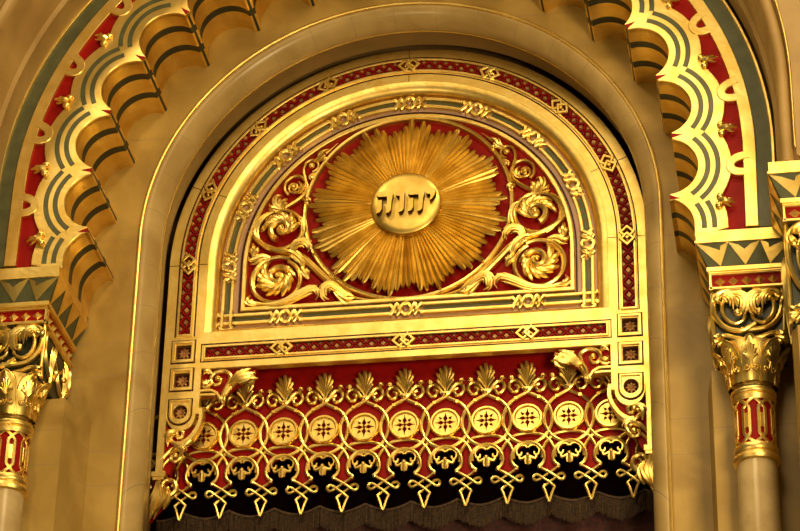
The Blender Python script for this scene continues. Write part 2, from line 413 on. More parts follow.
# rosettes in the leg squares
def rosette(cx, cz, r, y=.03, n=8):
    mb = MB()
    for i in range(n):
        a = 2*pi*i/n; P = [(cx+.15*r*cos(a), y, cz+.15*r*sin(a)), (cx+.55*r*cos(a), y-.006, cz+.55*r*sin(a)), (cx+.92*r*cos(a), y, cz+.92*r*sin(a))]
        tube(bez(P, 4), lambda t: .2*r*(sin(pi*(.15+.8*t))), .6, 6, mb)
    blob((cx, y-.004, cz), r*.2, .8, mb); return mb
for sx in (-1, 1):
    for zc in (-.735, -.965):
        cx = sx*1.645
        f = sweep([(cx-.088, zc-.092), (cx-.088, zc+.092), (cx+.088, zc+.092), (cx+.088, zc-.092)], bar(.009, -.003, .02), True).build('square_border', DRED, FR)
        sweep([(cx-.074, zc-.078), (cx-.074, zc+.078), (cx+.074, zc+.078), (cx+.074, zc-.078)], bar(.022, -.012, .01, .003), True).build('square_fillet', GOLD, FR)
        g = MB(); g.box(cx-.06, cx+.06, .04, .08, zc-.06, zc+.06); g.build('rosette_ground', DRED, FR)
        rosette(cx, zc, .052).build('rosette', BRONZE, FR)
    cx = sx*1.642; zc = -1.225
    U = [(cx-.088, zc+.10)] + [(cx-.088*cos(radians(a)), zc-.02-.088*sin(radians(a))) for a in range(0, 181, 12)] + [(cx+.088, zc+.10)]
    sweep(U, bar(.009, -.003, .02), True).build('square_border', DRED, FR)
    U = [(cx-.074, zc+.087)] + [(cx-.074*cos(radians(a)), zc-.02-.074*sin(radians(a))) for a in range(0, 181, 12)] + [(cx+.074, zc+.087)]
    sweep(U, bar(.016, -.012, .01, .003), True).build('square_fillet', GOLD, FR)
    g = MB(); g.box(cx-.056, cx+.056, .04, .08, zc-.06, zc+.06); g.build('rosette_ground', DRED, FR)
    rosette(cx, zc, .05).build('rosette', BRONZE, FR)
# cove that steps back to the interlace, and the interlace ground
cove = [(0, .0)] + [(-.085*(1-cos(a)), .085*sin(a)) for a in [radians(x) for x in range(0, 91, 10)]] + [(-.085, .11), (0, .11)]
cove = [(0, .002), (-.012, .004)] + [(-.012-.075*sin(radians(a))**1, .006+.078*(1-cos(radians(a)))) for a in range(10, 91, 10)] + [(-.09, .12), (.0, .12)]
sweep(arch(1.499, -.58, 0, 110)[0:], cove).build('cove_moulding', GOLD, FR)
sweep([(1.42, -.585), (-1.42, -.585)], [(-.0, .0), (-.03, .02), (-.05, .075), (-.06, .11), (0, .11)]).build('cove_moulding', GOLD, FR)
ZI = -.452    # centre line of the lower interlace
RI = 1.348
mb = sweep(arch(1.33, -.585, 0, 110), [(.09, .088), (-.10, .088), (-.10, .14), (.09, .14)])
mb.merge(sweep([(-1.40, -.46), (1.40, -.46)], [(.09, .089), (-.12, .089), (-.12, .14), (.09, .14)]))
mb.build('interlace_ground', PURPLE, FR)
# double bars of the interlace, with woven knots
def weave(fn, half=.135, w=.034, bw=.028):
    """fn(s, t) -> x, z ; a knot of two crossing straps"""
    mb = MB()
    for sg in (-1, 1):
        keys = [(-half, 1), (-.112, 1), (-.088, -.0), (-.066, -1.15), (-.044, -.0), (-.018, 1.15), (.018, 1.15), (.044, .0), (.066, -1.15), (.088, 0), (.112, 1), (half, 1)]
        y = [.055, .055, .058, .055, .046, .052, .052, .058, .052, .046, .055, .055]
        Q = bez([(k[0], sg*k[1]*w, yy if sg > 0 else .106-yy-.0) for k, yy in zip(keys, y)], 4)
        P = [(*fn(q[0], q[1]), q[2]) for q in Q]
        N = normals([(p[0], p[1]) for p in P], False); vs = []
        for p, n_ in zip(P, N):
            for a, dy in ((-.5, .03), (-.5, .004), (-.3, 0), (.3, 0), (.5, .004), (.5, .03)):
                vs.append((p[0]+n_[0]*a*bw, p[2]+dy, p[1]+n_[1]*a*bw))
        k = 6; n = len(P); mb.add(vs, [(i*k+q, i*k+(q+1) % k, (i+1)*k+(q+1) % k, (i+1)*k+q) for i in range(n-1) for q in range(k)]+[tuple(range(k)), tuple(range((n-1)*k, n*k))])
    return mb
HK = .125
def arcfn(a): return lambda s, t: (-(RI+t)*cos(a+s/RI), (RI+t)*sin(a+s/RI))
for i in range(9):
    a = radians(22.5*i)
    weave(arcfn(a), HK).build('woven_knot', GOLDR, FR)
for x in (-.905, 0, .905):
    weave(lambda s, t, x=x: (x+s, ZI+t), HK).build('woven_knot', GOLDR, FR)
def barsbetween(P):
    for o_ in (.033, -.033):
        sweep(P, [(a+o_, y) for a, y in bar(.026, .055, .09, .005)]).build('interlace_bar', GOLD, FR)
    sweep(P, bar(.040, .084, .09)).build('interlace_inlay', GREY, FR)
for i in range(8):
    a0 = radians(22.5*i)+HK/RI; a1 = radians(22.5*(i+1))-HK/RI
    barsbetween([(-RI*cos(a0+(a1-a0)*t/12), RI*sin(a0+(a1-a0)*t/12)) for t in range(13)])
for x0, x1 in ((-1.30, -.905-HK), (-.905+HK, -HK), (HK, .905-HK), (.905+HK, 1.30)): barsbetween([(x0, ZI), (x1, ZI)])
for sx in (-1, 1):
    barsbetween([(sx*RI, -HK), (sx*RI, -.40)])
    # corner loop where the upright pair crosses the level pair
    mb = MB()
    for d_ in (-.033, .033):
        sweep([(sx*RI+d_, -.385), (sx*RI+d_, -.52)], bar(.026, .046, .09, .005), mb=mb)
        sweep([(sx*1.285, ZI+d_), (sx*(RI+.06), ZI+d_)], bar(.026, .052, .09, .005), mb=mb)
    sweep([(sx*RI+.046*cos(radians(a)), -.515-.030*sin(radians(a))) for a in range(0, 181, 15)], bar(.026, .048, .09, .005), mb=mb)
    sweep([(sx*(RI+.055+.03*sin(radians(a))), ZI+.046*cos(radians(a))) for a in range(0, 181, 15)], bar(.026, .05, .09, .005), mb=mb)
    mb.build('corner_knot', GOLDR, FR)
# tympanum: red field and its gilded edge
TY = empty('red_tympanum_panel', (0, .12, -.40), 'half-round carmine red panel with gilded edge and ring behind the sunburst', 'panel')
plate([arch(1.26, -.40)], .115, .03).build('red_field', RED, TY)
edge = arch(1.232, -.368)
sweep(edge+[], bar(.034, .062, .13, .006), True).build('edge_fillet', GOLD, TY)
frm2 = arch(1.262, -.399)
sweep(frm2, bar(.010, .075, .13), True).build('edge_line', DRED, TY)
sweep(ring(.787, 0, .425, 96), [(-.018, .13), (-.018, .075), (-.012, .066), (0, .072), (.012, .066), (.018, .075), (.018, .13)], True).build('ring_fillet', GOLD, TY)

# ================================================================== SUNBURST
SB = empty('gilded_sunburst', (0, .09, .40), 'gilded sunburst of long ribbed rays around a round disc with four Hebrew letters', 'sunburst')
SCX, SCZ, SR = 0., .40, .268
NR = 100
for i in range(NR):
    a = 2*pi*(i+.5)/NR
    g = i % 4; Ln = (.750, .722, .680, .712)[g] + random.uniform(-.014, .014)
    Ln = .765 - (.0, .035, .085, .050, .105, .045, .020, .070)[i*5 % 8] + random.uniform(-.012, .012)
    w0 = 2*pi*.24/NR; w1 = 2*pi*(Ln*.93)/NR*1.02
    rr = [(.235, w0*.5, .020), (.30, 2*pi*.30/NR*.5, .010), (.48, 2*pi*.48/NR*.5, .010), (Ln*.9, w1*.5, .022), (Ln*.96, w1*.46, .026), (Ln, w1*.26, .034)]
    hh = [.008, .012, .016, .020, .018, .006]
    tl = random.uniform(-.006, .006)
    vs = []
    for (r, hw, yy), h in zip(rr, hh):
        yy -= .030
        for t, dy in ((-1, h), (-.38, .30*h+tl), (0, -h*.35+tl), (.38, .30*h+tl), (1, h), (0, .085-yy if False else .05)):
            px, pz = r, hw*t
            vs.append((SCX+px*cos(a)-pz*sin(a), yy+.018+dy, SCZ+px*sin(a)+pz*cos(a)))
    k = 6; n = len(rr); mb = MB()
    mb.add(vs, [(j*k+q, j*k+(q+1) % k, (j+1)*k+(q+1) % k, (j+1)*k+q) for j in range(n-1) for q in range(k)]+[tuple(range(k)), tuple(range((n-1)*k, n*k))])
    mb.build('ray', SUNG, SB, angle=12)
# disc, gently domed
mb = MB(); n = 64; rings = [(0, -.045), (.06, -.0448), (.12, -.044), (.18, -.042), (.22, -.039), (.250, -.034), (.262, -.026), (SR, -.010), (SR, .06)]
vs = [(SCX, -.045, SCZ)]
for r, y in rings[1:]: vs += [(SCX+r*cos(2*pi*j/n), y, SCZ+r*sin(2*pi*j/n)) for j in range(n)]
fs = [(0, 1+j, 1+(j+1) % n) for j in range(n)]
for i in range(len(rings)-2): fs += [(1+i*n+j, 1+i*n+(j+1) % n, 1+(i+1)*n+(j+1) % n, 1+(i+1)*n+j) for j in range(n)]
mb.add(vs, fs); disc = mb.build('disc', SUNG, SB)
# letters (x, z) outlines in disc coordinates
def he(x, w=.122):
    return [(x, .058), (x+.004, .082), (x+.020, .092), (x+w-.016, .092), (x+w+.002, .080), (x+w+.004, .062), (x+w-.006, .01), (x+w-.012, -.076), (x+w-.028, -.094), (x+w-.050, -.096), (x+w-.040, -.05), (x+w-.040, .046), (x+.018, .046)], \
           [(x+.004, .016), (x+.042, .020), (x+.042, -.060), (x+.028, -.086), (x+.002, -.096), (x+.008, -.05)]
def vav(x): return [[(x, .058), (x+.004, .082), (x+.022, .094), (x+.058, .092), (x+.070, .076), (x+.066, .03), (x+.064, -.070), (x+.052, -.088), (x+.026, -.096), (x+.032, -.05), (x+.034, .044), (x+.012, .046)]]
def yod(x): return [[(x-.004, .062), (x+.004, .086), (x+.022, .096), (x+.060, .094), (x+.074, .076), (x+.066, .036), (x+.046, .002), (x+.026, -.008), (x+.034, .024), (x+.030, .044), (x+.010, .044)]]
for Ls, nm in ((he(-.226), 'letter_he'), (vav(-.082), 'letter_vav'), (he(.012), 'letter_he'), (yod(.150), 'letter_yod')):
    mb = MB()
    for L in Ls: mb.merge(plate([[(SCX+.012+x, SCZ-.014+z) for x, z in L]], -.086, .06, 0))
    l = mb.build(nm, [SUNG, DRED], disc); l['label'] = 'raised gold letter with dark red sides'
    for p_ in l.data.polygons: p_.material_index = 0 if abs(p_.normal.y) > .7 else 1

# ================================================================== FOLIAGE SCROLLS beside the sunburst
def scrollwork(sgn):
    side = 'left' if sgn < 0 else 'right'
    T = empty('foliage_scroll', (sgn*-.0+(-.95 if sgn < 0 else .95), .115, -.34), ('gilded acanthus scroll relief filling the red corner %s of the sunburst' % side), 'scroll relief', 'gilded foliage scrolls flanking the sunburst')
    Y = .085
    fl = (lambda m: m) if sgn < 0 else mir
    def put(mb, nm): return fl(mb).build(nm, GOLDR, T)
    P3 = lambda pts, y=Y: [(x, y, z) for x, z in pts]
    # main stem from lower right up across to the middle scroll
    stem = bez(P3([(-.43, -.315), (-.50, -.245), (-.60, -.165), (-.70, -.06), (-.80, .045), (-.90, .10), (-1.02, .135), (-1.13, .205), (-1.175, .30), (-1.12, .42), (-1.01, .475)]), 8)
    mb = tube(stem, lambda t: .017+.008*sin(pi*t), 1.3)
    off = [(x+.014, y+.004, z+.024) for x, y, z in stem[:34]]; tube(off, .010, 1.2, mb=mb); put(mb, 'stem')
    # big lower scroll
    mb = tube(spiral(-.985, -.135, .200, .178, 62, 1.0, Y), lambda t: .018, 1.3)
    tube(spiral(-.985, -.135, .170, .172, 110, .25, Y), .008, 1.3, mb=mb)
    put(mb, 'volute')
    mb = fan(-.978, -.12, .045, .166, 115, 305, 10, 80, Y+.01, .055, None, .009, .025)
    tube(spiral(-.972, -.112, .085, .012, 20, 1.35, Y-.03), lambda t: .026-.012*t, 1.2, mb=mb)
    fan(-.975, -.115, .07, .135, 310, 385, 4, 60, Y+.01, .04, mb, .009, .022)
    blob((-.972, Y-.045, -.112), .020, 1, mb); put(mb, 'leaf')
    # leaves on the lower edge
    mb = leaf([(-1.17, -.31), (-1.05, -.345), (-.92, -.335), (-.80, -.275), (-.70, -.235), (-.655, -.285), (-.68, -.335)], .036, .05, 5, Y)
    leaf([(-1.10, -.32), (-1.165, -.325), (-1.195, -.29), (-1.18, -.25)], .026, .03, 3, Y, mb); put(mb, 'leaf')
    mb = leaf([(-.40, -.315), (-.48, -.28), (-.565, -.215), (-.615, -.245), (-.615, -.315), (-.575, -.335)], .042, .05, 5, Y)
    leaf([(-.56, -.23), (-.50, -.30), (-.44, -.345), (-.38, -.33)], .030, .035, 4, Y, mb)
    tube(bez(P3([(-.46, -.30), (-.36, -.33), (-.26, -.345)]), 6), lambda t: .016*(1-t)+.003, 1.2, mb=mb); put(mb, 'leaf')
    # calyx with curling leaf in the middle
    mb = leaf([(-.83, .01), (-.865, .08), (-.85, .15), (-.78, .165), (-.735, .115), (-.75, .075)], .036, .05, 4, Y-.01)
    leaf([(-.79, -.06), (-.80, .02), (-.88, .09), (-.96, .10)], .03, .04, 4, Y, mb)
    leaf([(-.74, -.14), (-.775, -.08), (-.80, -.01)], .026, .035, 3, Y, mb); blob((-.745, Y-.02, -.085), .016, 1, mb); put(mb, 'leaf')
    # buds at the outer side
    mb = leaf([(-1.02, .05), (-1.10, .07), (-1.18, .04), (-1.205, .08)], .028, .035, 3, Y)
    leaf([(-1.17, .07), (-1.165, .13), (-1.18, .19)], .030, .04, 3, Y, mb); blob((-1.185, Y-.02, .13), .022, 1, mb); put(mb, 'leaf')
    # middle scroll
    mb = tube(spiral(-.975, .30, .182, .165, 250, -.95, Y), .017, 1.3)
    put(mb, 'volute')
    mb = fan(-.968, .30, .05, .152, 185, 20, 9, -75, Y+.01, .055, None, .009, .024)
    tube(spiral(-.962, .295, .095, .014, 250, -1.3, Y-.03), lambda t: .026-.010*t, 1.2, mb=mb)
    blob((-.962, Y-.05, .295), .026, 1, mb)
    leaf([(-.86, .42), (-.80, .36), (-.785, .26), (-.81, .18)], .022, .035, 5, Y, mb); put(mb, 'leaf')
    # bud between middle and small scroll
    mb = leaf([(-.965, .47), (-1.01, .52), (-1.005, .58), (-.97, .595)], .030, .04, 3, Y)
    leaf([(-.96, .47), (-.955, .53), (-.925, .565)], .026, .04, 3, Y, mb); leaf([(-.97, .475), (-1.04, .49), (-1.07, .53)], .024, .04, 3, Y, mb); put(mb, 'leaf')
    # stem to the small scroll
    st = bez(P3([(-1.02, .46), (-.93, .505), (-.84, .565), (-.79, .625), (-.785, .69), (-.825, .755), (-.89, .765), (-.945, .72), (-.955, .655), (-.925, .605)]), 7)
    mb = tube(st, lambda t: .017-.005*t, 1.3); put(mb, 'stem')
    mb = tube(spiral(-.885, .67, .05, .015, 300, -1.2, Y), .011, 1.3); blob((-.885, Y-.02, .67), .022, 1, mb)
    leaf([(-.87, .62), (-.83, .63), (-.825, .68), (-.85, .71)], .02, .035, 3, Y, mb); leaf([(-.81, .56), (-.775, .54), (-.77, .50)], .024, .03, 3, Y, mb); put(mb, 'leaf')
    # topmost curl
    st = bez(P3([(-.79, .66), (-.80, .74), (-.815, .81), (-.795, .88), (-.745, .905), (-.705, .87), (-.71, .825), (-.745, .80)]), 7)
    mb = tube(st, lambda t: .014-.005*t, 1.3); blob((-.75, Y-.02, .845), .024, 1, mb)
    leaf([(-.72, .79), (-.75, .75), (-.72, .72)], .018, .025, 3, Y, mb); put(mb, 'stem')
    mb = leaf([(-.74, .885), (-.69, .91), (-.665, .955), (-.62, .985)], .026, .035, 4, Y); leaf([(-.69, .92), (-.655, .905), (-.645, .87)], .016, .025, 2, Y, mb)
    tube(bez(P3([(-.645, .955), (-.60, 1.0), (-.555, 1.045)]), 5), lambda t: .010*(1-t)+.002, 1, mb=mb); put(mb, 'leaf')
    return T
scrollwork(-1); scrollwork(1)

# ================================================================== SCROLL BRACKETS under the frame
def corner_bracket(sgn):
    side = 'left' if sgn < 0 else 'right'
    T = empty('corner_scroll', (sgn*1.36, .05, -1.15), 'small gilded scroll and leaf on red board under the %s end of the rail' % side, 'bracket', 'scroll corners under the rail')
    fl = (lambda m: m) if sgn < 0 else mir; Y = .025
    P3 = lambda pts, y=Y: [(x, y, z) for x, z in pts]
    fl(plate([[(-1.498, -.885), (-1.04, -.885), (-1.06, -.94), (-1.12, -.985), (-1.22, -1.01), (-1.27, -1.06), (-1.33, -1.13), (-1.36, -1.09), (-1.40, -1.06), (-1.498, -1.06)]], .045, .06).build('board', RED, T) if False else 0) if False else None
    b = plate([[(-1.498, -.89), (-1.09, -.89), (-1.12, -.95), (-1.20, -.995), (-1.27, -1.04), (-1.33, -1.09), (-1.40, -1.05), (-1.498, -1.05)]], .04, .05); fl(b).build('board', RED, T)
    b = sweep([(-1.502, -1.060), (-1.42, -1.060), (-1.375, -1.085), (-1.335, -1.15)], bar(.022, 0, .06, .004))
    sweep([(-1.502, -1.095), (-1.43, -1.095), (-1.385, -1.10)], bar(.022, 0, .06, .004), mb=b); fl(b).build('rail', GOLD, T)
    b = tube(bez(P3([(-1.33, -1.15), (-1.325, -1.08), (-1.29, -1.0), (-1.285, -.94), (-1.33, -.905), (-1.40, -.915), (-1.43, -.965), (-1.405, -1.01), (-1.365, -1.005), (-1.355, -.97), (-1.38, -.955)]), 6), lambda t: .021-.008*t, 1.2)
    blob((-1.375, Y-.015, -.965), .022, 1, b); fl(b).build('volute', GOLDR, T)
    b = tube(bez(P3([(-1.33, -1.12), (-1.28, -1.04), (-1.22, -.97), (-1.16, -.945), (-1.10, -.925)]), 6), .014, 1.2)
    fan(-1.30, -1.075, .05, .245, 22, 52, 6, 22, Y+.01, .045, b, .010, .020)
    leaf([(-1.24, -.92), (-1.17, -.94), (-1.13, -.99), (-1.19, -1.02), (-1.235, -1.0)], .034, .04, 4, Y, b)
    leaf([(-1.42, -.98), (-1.46, -1.01), (-1.49, -.97)], .03, .035, 3, Y, b); leaf([(-1.42, -.92), (-1.46, -.90), (-1.49, -.93)], .022, .03, 3, Y, b)
    leaf([(-1.31, -1.09), (-1.335, -1.14), (-1.32, -1.18)], .022, .03, 3, Y, b)
    fl(b).build('leaf', GOLDR, T)
    return T
def foot_bracket(sgn):
    side = 'left' if sgn < 0 else 'right'
    T = empty('leg_scroll_bracket', (sgn*1.70, .05, -2.12), 'gilded scroll bracket with drooping leaf ending the %s leg of the frame' % side, 'bracket', 'scroll brackets at the feet of the frame')
    fl = (lambda m: m) if sgn < 0 else mir; Y = .02
    P3 = lambda pts, y=Y: [(x, y, z) for x, z in pts]
    b = plate([[(-1.742, -1.32), (-1.70, -1.36), (-1.63, -1.385), (-1.56, -1.36), (-1.505, -1.30), (-1.50, -1.36), (-1.56, -1.45), (-1.63, -1.52), (-1.67, -1.61), (-1.70, -1.70), (-1.742, -1.70)]], .035, .05); fl(b).build('board', RED, T)
    P = bez([(-1.492, -1.20), (-1.485, -1.28), (-1.51, -1.36), (-1.56, -1.435), (-1.62, -1.475), (-1.655, -1.475)], 6)
    b = sweep(P, bar(.034, 0, .075, .005)); 
    fl(b).build('curved_band', GOLD, T)
    b = tube(bez(P3([(-1.55, -1.45), (-1.60, -1.49), (-1.66, -1.48), (-1.71, -1.43), (-1.70, -1.375), (-1.655, -1.355), (-1.615, -1.385), (-1.62, -1.425), (-1.655, -1.43)]), 6), lambda t: .020-.006*t, 1.2)
    leaf([(-1.64, -1.42), (-1.69, -1.39), (-1.72, -1.43), (-1.715, -1.50)], .03, .04, 4, Y, b); blob((-1.66, Y-.015, -1.40), .022, 1, b); fl(b).build('volute', GOLDR, T)
    b = tube(bez(P3([(-1.79, -1.69), (-1.775, -1.62), (-1.73, -1.56), (-1.68, -1.515), (-1.63, -1.53), (-1.615, -1.58), (-1.65, -1.615), (-1.69, -1.60), (-1.685, -1.565)]), 6), lambda t: .018-.004*t, 1.2)
    tube(bez(P3([(-1.755, -1.69), (-1.74, -1.64), (-1.705, -1.595)]), 5), .011, 1.2, mb=b)
    leaf([(-1.70, -1.545), (-1.64, -1.51), (-1.60, -1.54), (-1.62, -1.59)], .028, .04, 4, Y, b); blob((-1.655, Y-.015, -1.575), .022, 1, b); fl(b).build('volute', GOLDR, T)
    b = MB(); b.box(-1.825, -1.72, -.005, .07, -1.735, -1.695); b.box(-1.815, -1.73, .0, .07, -1.76, -1.735); fl(b).build('collar', GOLD, T)
    b = leaf([(-1.775, -1.755), (-1.755, -1.85), (-1.775, -1.96), (-1.835, -2.11)], .062, .05, 7, .03)
    leaf([(-1.74, -1.80), (-1.70, -1.88), (-1.735, -1.97), (-1.80, -2.04)], .034, .05, 4, .02, b)
    tube(bez(P3([(-1.69, -1.90), (-1.64, -1.85), (-1.65, -1.785), (-1.705, -1.765), (-1.74, -1.80), (-1.715, -1.84), (-1.69, -1.82)], .01), 6), lambda t: .02-.006*t, 1.2, mb=b)
    fl(b).build('drooping_leaf', GOLDR, T)
    b = plate([[(-1.815, -1.75), (-1.72, -1.75), (-1.70, -1.86), (-1.74, -1.97), (-1.825, -2.08)]], .04, .03); fl(b).build('leaf_board', RED, T)
    return T
for s_ in (-1, 1): corner_bracket(s_); foot_bracket(s_)

# ================================================================== THE PIERCED VALANCE (grille)
GR = empty('pierced_gilded_valance', (0, .13, -2.08), 'gilded openwork valance of linked rings, star medallions and hanging drops over red board', 'valance')
SPX, MZ, GY = .2975, -1.345, .195
def g2(u, v): return (u*.0073, -v*.00778)
def gp(pts, x0=0, y=GY): return [(x0+p[0]*.0073, y + (p[2] if len(p) > 2 else 0), MZ-p[1]*.00778) for p in pts]
# red board with arched cut-outs
L = [(-1.79, -.72), (1.79, -.72), (1.79, -1.72)]
cut = [(10.25, 49), (13.7, 46), (15.2, 41), (14.0, 34), (9, 27.5), (4, 24.6), (0, 24), (-4, 24.6), (-9, 27.5), (-14.0, 34), (-15.2, 41), (-13.7, 46), (-10.25, 49)]
for k in range(5, -6, -1):
    x0 = k*SPX
    L.append((x0+20.25*.0073, MZ-54*.00778))
    L += [(x0+u*.0073, MZ-v*.00778) for u, v in cut]
L += [(-5*SPX-20.25*.0073, MZ-54*.00778), (-1.79, -1.72)]
plate([L], GY+.02, .03).build('red_board', RED, GR)
# one bay: ring, palmette, trefoil ; medallion ; drop
def ringbay(k):
    x0 = k*SPX; mb = MB()
    P = [(24.4*cos(radians(a)), 26.5*-sin(radians(a))) for a in range(-90-150, -90+151, 10)]
    P = [(24.2*sin(radians(a)), -25.0*cos(radians(a))) for a in range(30, 331, 10)]
    P = [(-4.5, -32, 0), (0, -27.8, 0)] + [(u, v, 0) for u, v in P[0:]] + [(0, -27.8, -.006), (4.5, -32, -.006)]
    Q = bez(gp(P, x0), 3)
    tube(Q, .0145, .9, 8, mb)
    # lower horseshoe arch around the opening
    H = [(-11.5, 51), (-10.8, 48.8), (-14.2, 46), (-16.2, 41), (-14.6, 33), (-9, 26.4), (0, 23.6), (9, 26.4), (14.6, 33), (16.2, 41), (14.2, 46), (10.8, 48.8), (11.5, 51)]
    tube(bez(gp(H, x0, GY-.004), 4), .0135, .9, 8, mb)
    # outer horseshoe linking into the ring
    H = [(-27, 40), (-25.6, 31), (-20.25, 21.5), (-12, 16.2), (0, 14.4), (12, 16.2), (20.25, 21.5), (25.6, 31), (27, 40)]
    tube(bez(gp([(u, v, .004*(-1 if i % 2 else 1)) for i, (u, v) in enumerate(H)], x0, GY), 4), .0125, .9, 8, mb)
    return mb
r_ = ringbay(0).build('linked_ring', GOLDR, GR)
r_.location = (-5*SPX, 0, 0) if False else r_.location
# medallion
def starhole(cx, cz):
    loops = []
    for i in range(4):
        a = pi/2*i; ca, sa = cos(a), sin(a)
        L = [(.0125, .007), (.020, .008), (.032, .018), (.046, .010), (.056, .005), (.078, .002), (.078, -.002), (.056, -.005), (.046, -.010), (.032, -.018), (.020, -.008), (.0125, -.007)]
        loops.append([(cx+x*ca-z*sa, cz+x*sa+z*ca) for x, z in L])
        a += pi/4; ca, sa = cos(a), sin(a)
        L = [(.038, .003), (.046, .013), (.054, .007), (.069, .002), (.069, -.002), (.054, -.007), (.046, -.013), (.038, -.003)]
        loops.append([(cx+x*ca-z*sa, cz+x*sa+z*ca) for x, z in L])
    return loops
def rcirc(r, cx, cz, n=40): return [(cx+r*cos(2*pi*i/n), cz+r*sin(2*pi*i/n)) for i in range(n)]
mb = plate([rcirc(.090, 0, MZ)]+starhole(0, MZ)+[rcirc(.012, 0, MZ, 8)], GY-.020, .018, 0)
med = mb.build('medallion', GOLD, GR)
mb = sweep(ring(.100, 0, MZ, 48), [(-.0145, GY+.01), (-.0145, GY-.022), (-.006, GY-.036), (.006, GY-.036), (.0145, GY-.022), (.0145, GY+.01)], True)
mb.build('rim', GOLDR, med)
# palmette
def palm():
    mb = MB(); c = (0, -30)
    for i in (0, 6, 1, 5, 2, 4, 3):
        a = radians(-66+22*i); Ln = (15, 20, 24, 26, 24, 20, 15)[i]
        P = [(c[0]+r*Ln*sin(a)*.60*(.35+.65*r), c[1]-2-r*Ln*cos(a*.62)) for r in (0.0, .3, .6, .85, 1.0)]
        tube(bez(gp([(u, v, -.004-.010*j) for j, (u, v) in enumerate(P)]), 3), lambda t: (.007+.0125*t)*(1-.6*t**8), 1.0, 7, mb)
    for s in (-1, 1):
        P = [(s*1, -29), (s*4, -31.5), (s*7.5, -36.5), (s*12, -40), (s*16.8, -38), (s*18, -32.5), (s*14.5, -28), (s*10, -28.8), (s*9, -33), (s*12, -35)]
        tube(bez(gp(P, 0, GY-.012), 4), lambda t: .0175-.006*t, 1.2, 8, mb)
        leaf([(s*13*.0073, MZ+39*.00778), (s*16*.0073, MZ+43*.00778), (s*19*.0073, MZ+42*.00778)], .014, .02, 2, GY-.01, mb)
        b = MB(); b.box(s*11.5*.0073-.011, s*11.5*.0073+.011, GY-.020, GY+.02, MZ+21.5*.00778-.011, MZ+21.5*.00778+.011); mb.merge(b)
    sweep([(-5*.0073, MZ+31*.00778), (5*.0073, MZ+31*.00778)], bar(.016, GY-.03, GY, .003), mb=mb)
    return mb
pal = palm().build('palmette', GOLDR, GR)
# trefoil in the opening
def trefoil():
    mb = MB()
    for s in (-1, 1):
        P = [(s*.3, 29), (s*3.5, 26.8), (s*8, 27.5), (s*11, 31.5), (s*10, 36), (s*6.8, 36.2), (s*6.2, 33.4)]
        tube(bez(gp(P, 0, GY), 4), lambda t: .0085, 1, 6, mb)
        tube(bez(gp([(s*1, 38), (s*4, 39.5), (s*7.2, 40.5), (s*8.4, 37.6), (s*6.8, 36)], 0, GY-.004), 4), lambda t: .0135-.004*t, 1.1, 6, mb)
        tube(bez(gp([(s*.8, 38), (s*2.6, 42.5), (s*2.0, 46)], 0, GY-.004), 4), lambda t: .013*(1-t*.5), 1, 6, mb)
    blob(gp([(0, 37)], 0, GY-.012)[0], .016, 1, mb)
    tube(bez(gp([(0, 37), (0, 42), (0, 47)], 0, GY-.008), 4), lambda t: .015-.006*t, 1, 8, mb)
    return mb
tre = trefoil().build('trefoil', GOLDR, GR)
# drop: two crossing straps with loops, ending in a point
def drop(x0):
    mb = MB()
    for s in (-1, 1):
        yy = .006*s
        P = [(s*10.0, 48.6, 0), (s*5, 52.0, yy), (0, 55.0, yy), (-s*5, 58.4, yy), (-s*10, 61.8, 0), (-s*13.2, 62.6, 0), (-s*15.4, 59.8, 0), (-s*13.4, 57.0, 0), (-s*10, 57.4, 0), (-s*5, 61.2, -yy), (0, 64.8, -yy), (s*5.6, 69.6, 0)]
        tube(bez(gp(P, x0, GY), 5), .0105, 1, 7, mb)
        P = [(s*5.8, 69.2), (s*3.4, 74.5), (s*1.3, 81.5), (0, 84.5)]
        tube(bez(gp(P, x0, GY), 2), .0105, 1, 7, mb)
        P = [(s*5.8, 69.8), (s*3.0, 67.2)]
        tube(gp(P, x0, GY), .0105, 1, 7, mb)
    return mb
dr = drop(-5.5*SPX).build('drop', GOLDR, GR)
for k in range(1, 12): dup(dr, GR, (k*SPX, 0, 0))
for k in range(-5, 6):
    if k == 0: continue
    for o_ in (r_, med, pal, tre): dup(o_, GR, (k*SPX, 0, 0))
for k in (-6, 6): dup(r_, GR, (k*SPX, 0, 0))
GR.location.x -= .012

# ================================================================== VELVET, FRINGE, CURTAIN
def wavy(zt, zb, y, amp, n=160, x0=-1.84, x1=1.84, th=.01):
    mb = MB(); vs = []
    for i in range(n+1):
        x = x0+(x1-x0)*i/n; yy = y+amp*sin(x*pi/.165)
        vs += [(x, yy, zb), (x, yy, zt), (x, yy+th, zb), (x, yy+th, zt)]
    fs = []
    for i in range(n):
        a = i*4; b = a+4; fs += [(a, a+1, b+1, b), (a+2, b+2, b+3, a+3), (a+1, a+3, b+3, b+1), (a, b, b+2, a+2)]
    mb.add(vs, fs); return mb
CT = empty('ark_curtain', (0, .3, -3.3), 'dark crimson velvet curtain hanging behind the gilded valance', 'curtain')
wavy(-.90, -2.02, .285, .008).build('recess_dark_sheet', BLACK, CT)  # added near-black sheet standing for the shaded recess above the fringe
wavy(-1.9, -3.3, .34, .03).build('drape', VELVET, CT)
fr = MB(); NF = 1500
def swag(x):
    u = ((x+1.63)/.333) % 1.0; return -1.92 - .055*(1-abs(2*u-1)**1.7)
for i in range(NF):
    x = -1.83+3.66*i/NF; t = swag(x); ln = .145+random.uniform(-.012, .012)+.02*(1-abs(2*(((x+1.63)/.333) % 1)-1))
    y = .255+random.uniform(-.008, .008); dx = random.uniform(-.004, .004)
    w = .0013
    fr.add([(x-w, y, t), (x+w, y, t), (x+w+dx, y-.002, t-ln), (x-w+dx, y-.002, t-ln), (x, y+.003, t), (x+dx, y+.002, t-ln)], [(0, 1, 2, 3), (1, 4, 5, 2), (4, 0, 3, 5)])
